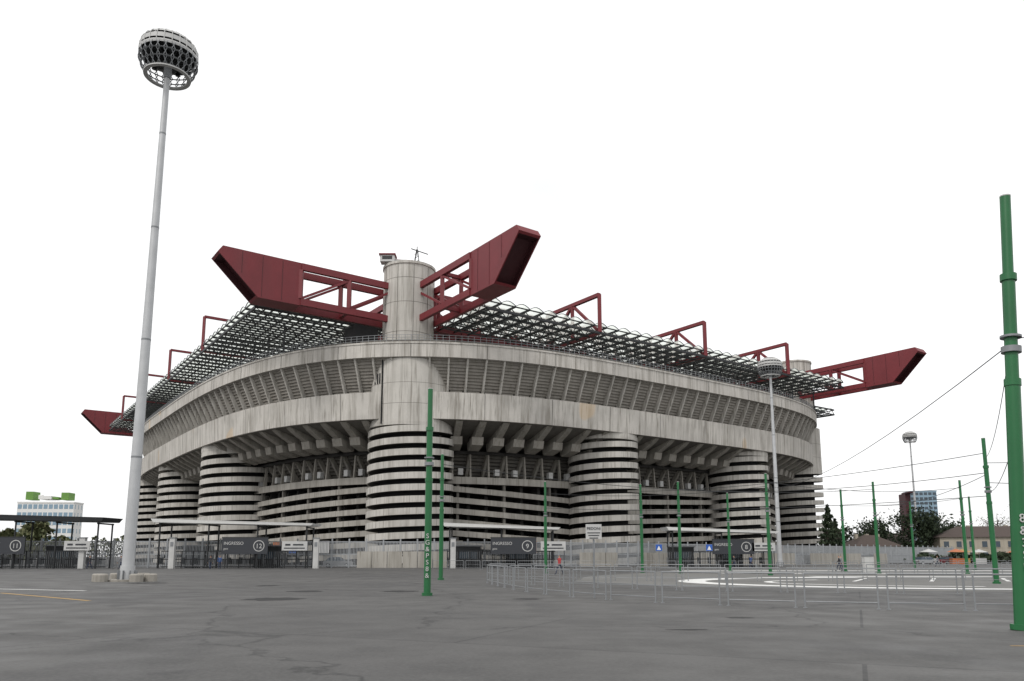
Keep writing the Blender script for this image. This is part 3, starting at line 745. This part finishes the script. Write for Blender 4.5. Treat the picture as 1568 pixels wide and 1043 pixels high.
# ------------------------------------------------------------ people
M_skin=paint('skin',(.45,.27,.19),.6,var=.05); M_hair=paint('hair',(.03,.02,.015),.7); M_jean=paint('jeans',(.03,.04,.07),.85)
def person(x,y,rot,top,stride=.25,h=1.75,arm=.1):
    J={}; V=[];E_=[];R=[]
    def j(n,p,r,par=None):
        J[n]=len(V); V.append(Vector(p)); R.append(r)
        if par: E_.append((J[par],J[n]))
    j('pel',(0,0,.95),(.15,.11)); j('wa',(0,0,1.12),(.135,.10),'pel'); j('ch',(0,.01,1.33),(.17,.115),'wa'); j('nk',(0,0,1.47),(.06,.06),'ch'); j('nk2',(0,.01,1.54),(.055,.055),'nk')
    j('hd',(0,.02,1.62),(.078,.09),'nk2'); j('tp',(0,.01,1.70),(.065,.075),'hd')
    for s_,n in ((-1,'l'),(1,'r')):
        st=stride*s_
        j('hp'+n,(.09*s_,0,.90),(.095,.10),'pel'); j('kn'+n,(.10*s_,st*.5+.03,.50),(.06,.065),'hp'+n); j('an'+n,(.10*s_,st,.09),(.042,.045),'kn'+n); j('to'+n,(.11*s_,st+.17,.045),(.035,.03),'an'+n)
        j('sh'+n,(.185*s_,0,1.40),(.065,.065),'ch'); j('el'+n,(.25*s_,-st*.4-.02,1.13),(.045,.045),'sh'+n); j('wr'+n,(.25*s_,-st*.7+arm,.89),(.03,.03),'el'+n); j('pa'+n,(.25*s_,-st*.75+arm+.02,.81),(.022,.038),'wr'+n)
    me=bpy.data.meshes.new('b'); me.from_pydata(V,E_,[]); ob=bpy.data.objects.new('tmp',me); sc.collection.objects.link(ob)
    md=ob.modifiers.new('s','SKIN'); md.use_smooth_shade=True
    for i,r in enumerate(R): me.skin_vertices[0].data[i].radius=r
    me.skin_vertices[0].data[0].use_root=True
    ob.modifiers.new('u','SUBSURF').levels=1
    dg=bpy.context.evaluated_depsgraph_get(); ev=ob.evaluated_get(dg); m2=bpy.data.meshes.new_from_object(ev)
    bpy.data.objects.remove(ob)
    mb=MB(); mb.v=[tuple(v.co) for v in m2.vertices]
    for p in m2.polygons:
        mb.f.append(tuple(p.vertices)); c_=p.center; z=c_.z
        if z>1.655 or (z>1.58 and c_.y<-.01): mm=3
        elif z>1.47: mm=2
        elif abs(c_.x)>.19 and z<.88: mm=2
        elif z>.92: mm=0
        elif z<.08: mm=3
        else: mm=1
        mb.m.append(mm)
    mb.tube((0,.10,1.62),(0,.125,1.60),.012,.016,6,2)
    for s_ in (-1,1):
        mb.tube((.03*s_,.09,1.645),(.03*s_,.104,1.645),.011,n=6,mat=3); mb.tube((.08*s_,.01,1.63),(.093*s_,0,1.635),.022,n=6,mat=2)
        yy=-stride*s_*.75+arm+.02
        for k in range(4): mb.tube((.25*s_,yy-.025+k*.018,.80),(.248*s_,yy-.022+k*.019,.72+abs(k-1.5)*.008),.009,.007,6,2)
        mb.tube((.24*s_,yy+.03,.84),(.225*s_,yy+.065,.79),.01,.008,6,2)
    ob=mb.build('person',[top,M_jean,M_skin,M_hair],loc=(x,y,0)); ob.rotation_euler=(0,0,rot); ob.scale=(h/1.76,)*3
M_tred=paint('red_jacket',(.35,.04,.04),.8); M_tblk=paint('black_jacket',(.03,.03,.035),.8); M_tgrey=paint('grey_jacket',(.2,.2,.22),.8); M_tblu=paint('blue_jacket',(.04,.08,.2),.8)
person(4.2,68.5,2.2,M_tred,.35); person(-37.6,96.5,.6,M_tblk,.3); person(-36.8,97.4,3.5,M_tblu,.2); person(35.5,84,1.2,M_tblk,.3); person(37.4,88,-2,M_tgrey,.2)
person(-49,97,1.5,M_tgrey,.3); person(29,101,1.5,M_tblk,.25); person(31.5,102,-1,M_tblu,.25); person(66,120,1,M_tgrey,.3); person(-53.5,98,-.6,M_tblk,.3)

# ------------------------------------------------------------ sky + sun + camera
w=bpy.data.worlds.new('World'); sc.world=w; w.use_nodes=True; nt=w.node_tree; nt.nodes.clear()
out=N(nt,'ShaderNodeOutputWorld'); bg=N(nt,'ShaderNodeBackground'); bg.inputs[1].default_value=.15
sk=N(nt,'ShaderNodeTexSky'); sk.sky_type='NISHITA'; sk.sun_disc=False
D=Vector((-.45,-.7,.9)).normalized(); sk.sun_elevation=math.asin(D.z); sk.sun_rotation=atan2(D.x,D.y); sk.dust_density=4
tc=N(nt,'ShaderNodeTexCoord'); mp=N(nt,'ShaderNodeMapping'); mp.inputs['Scale'].default_value=(1,1,2.2); nt.links.new(tc.outputs['Generated'],mp.inputs[0])
nz=N(nt,'ShaderNodeTexNoise'); nz.inputs['Scale'].default_value=1.5; nz.inputs['Detail'].default_value=6; nz.inputs['Roughness'].default_value=.5; nt.links.new(mp.outputs[0],nz.inputs['Vector'])
cl=mixc(nt,ramp(nt,nz.outputs[0],.28,.78),(5.85,5.9,6.0),(9.6,9.55,9.45))
fin=mixc(nt,.95,sk.outputs[0],cl)
nt.links.new(fin,bg.inputs[0]); nt.links.new(bg.outputs[0],out.inputs[0])
sl=bpy.data.lights.new('sun','SUN'); sl.energy=1.5; sl.angle=radians(15); sl.color=(1,.97,.93); so=bpy.data.objects.new('sun',sl); so.rotation_euler=D.to_track_quat('Z','Y').to_euler(); sc.collection.objects.link(so)
cam=bpy.data.cameras.new('camera'); cam.sensor_width=36; cam.lens=1170/1568*36; cam.shift_y=151.5/1568; cam.clip_end=6000
co=bpy.data.objects.new('camera',cam); co.location=(0,0,1.6); co.rotation_euler=(radians(90+8.7),0,0); sc.collection.objects.link(co); sc.camera=co
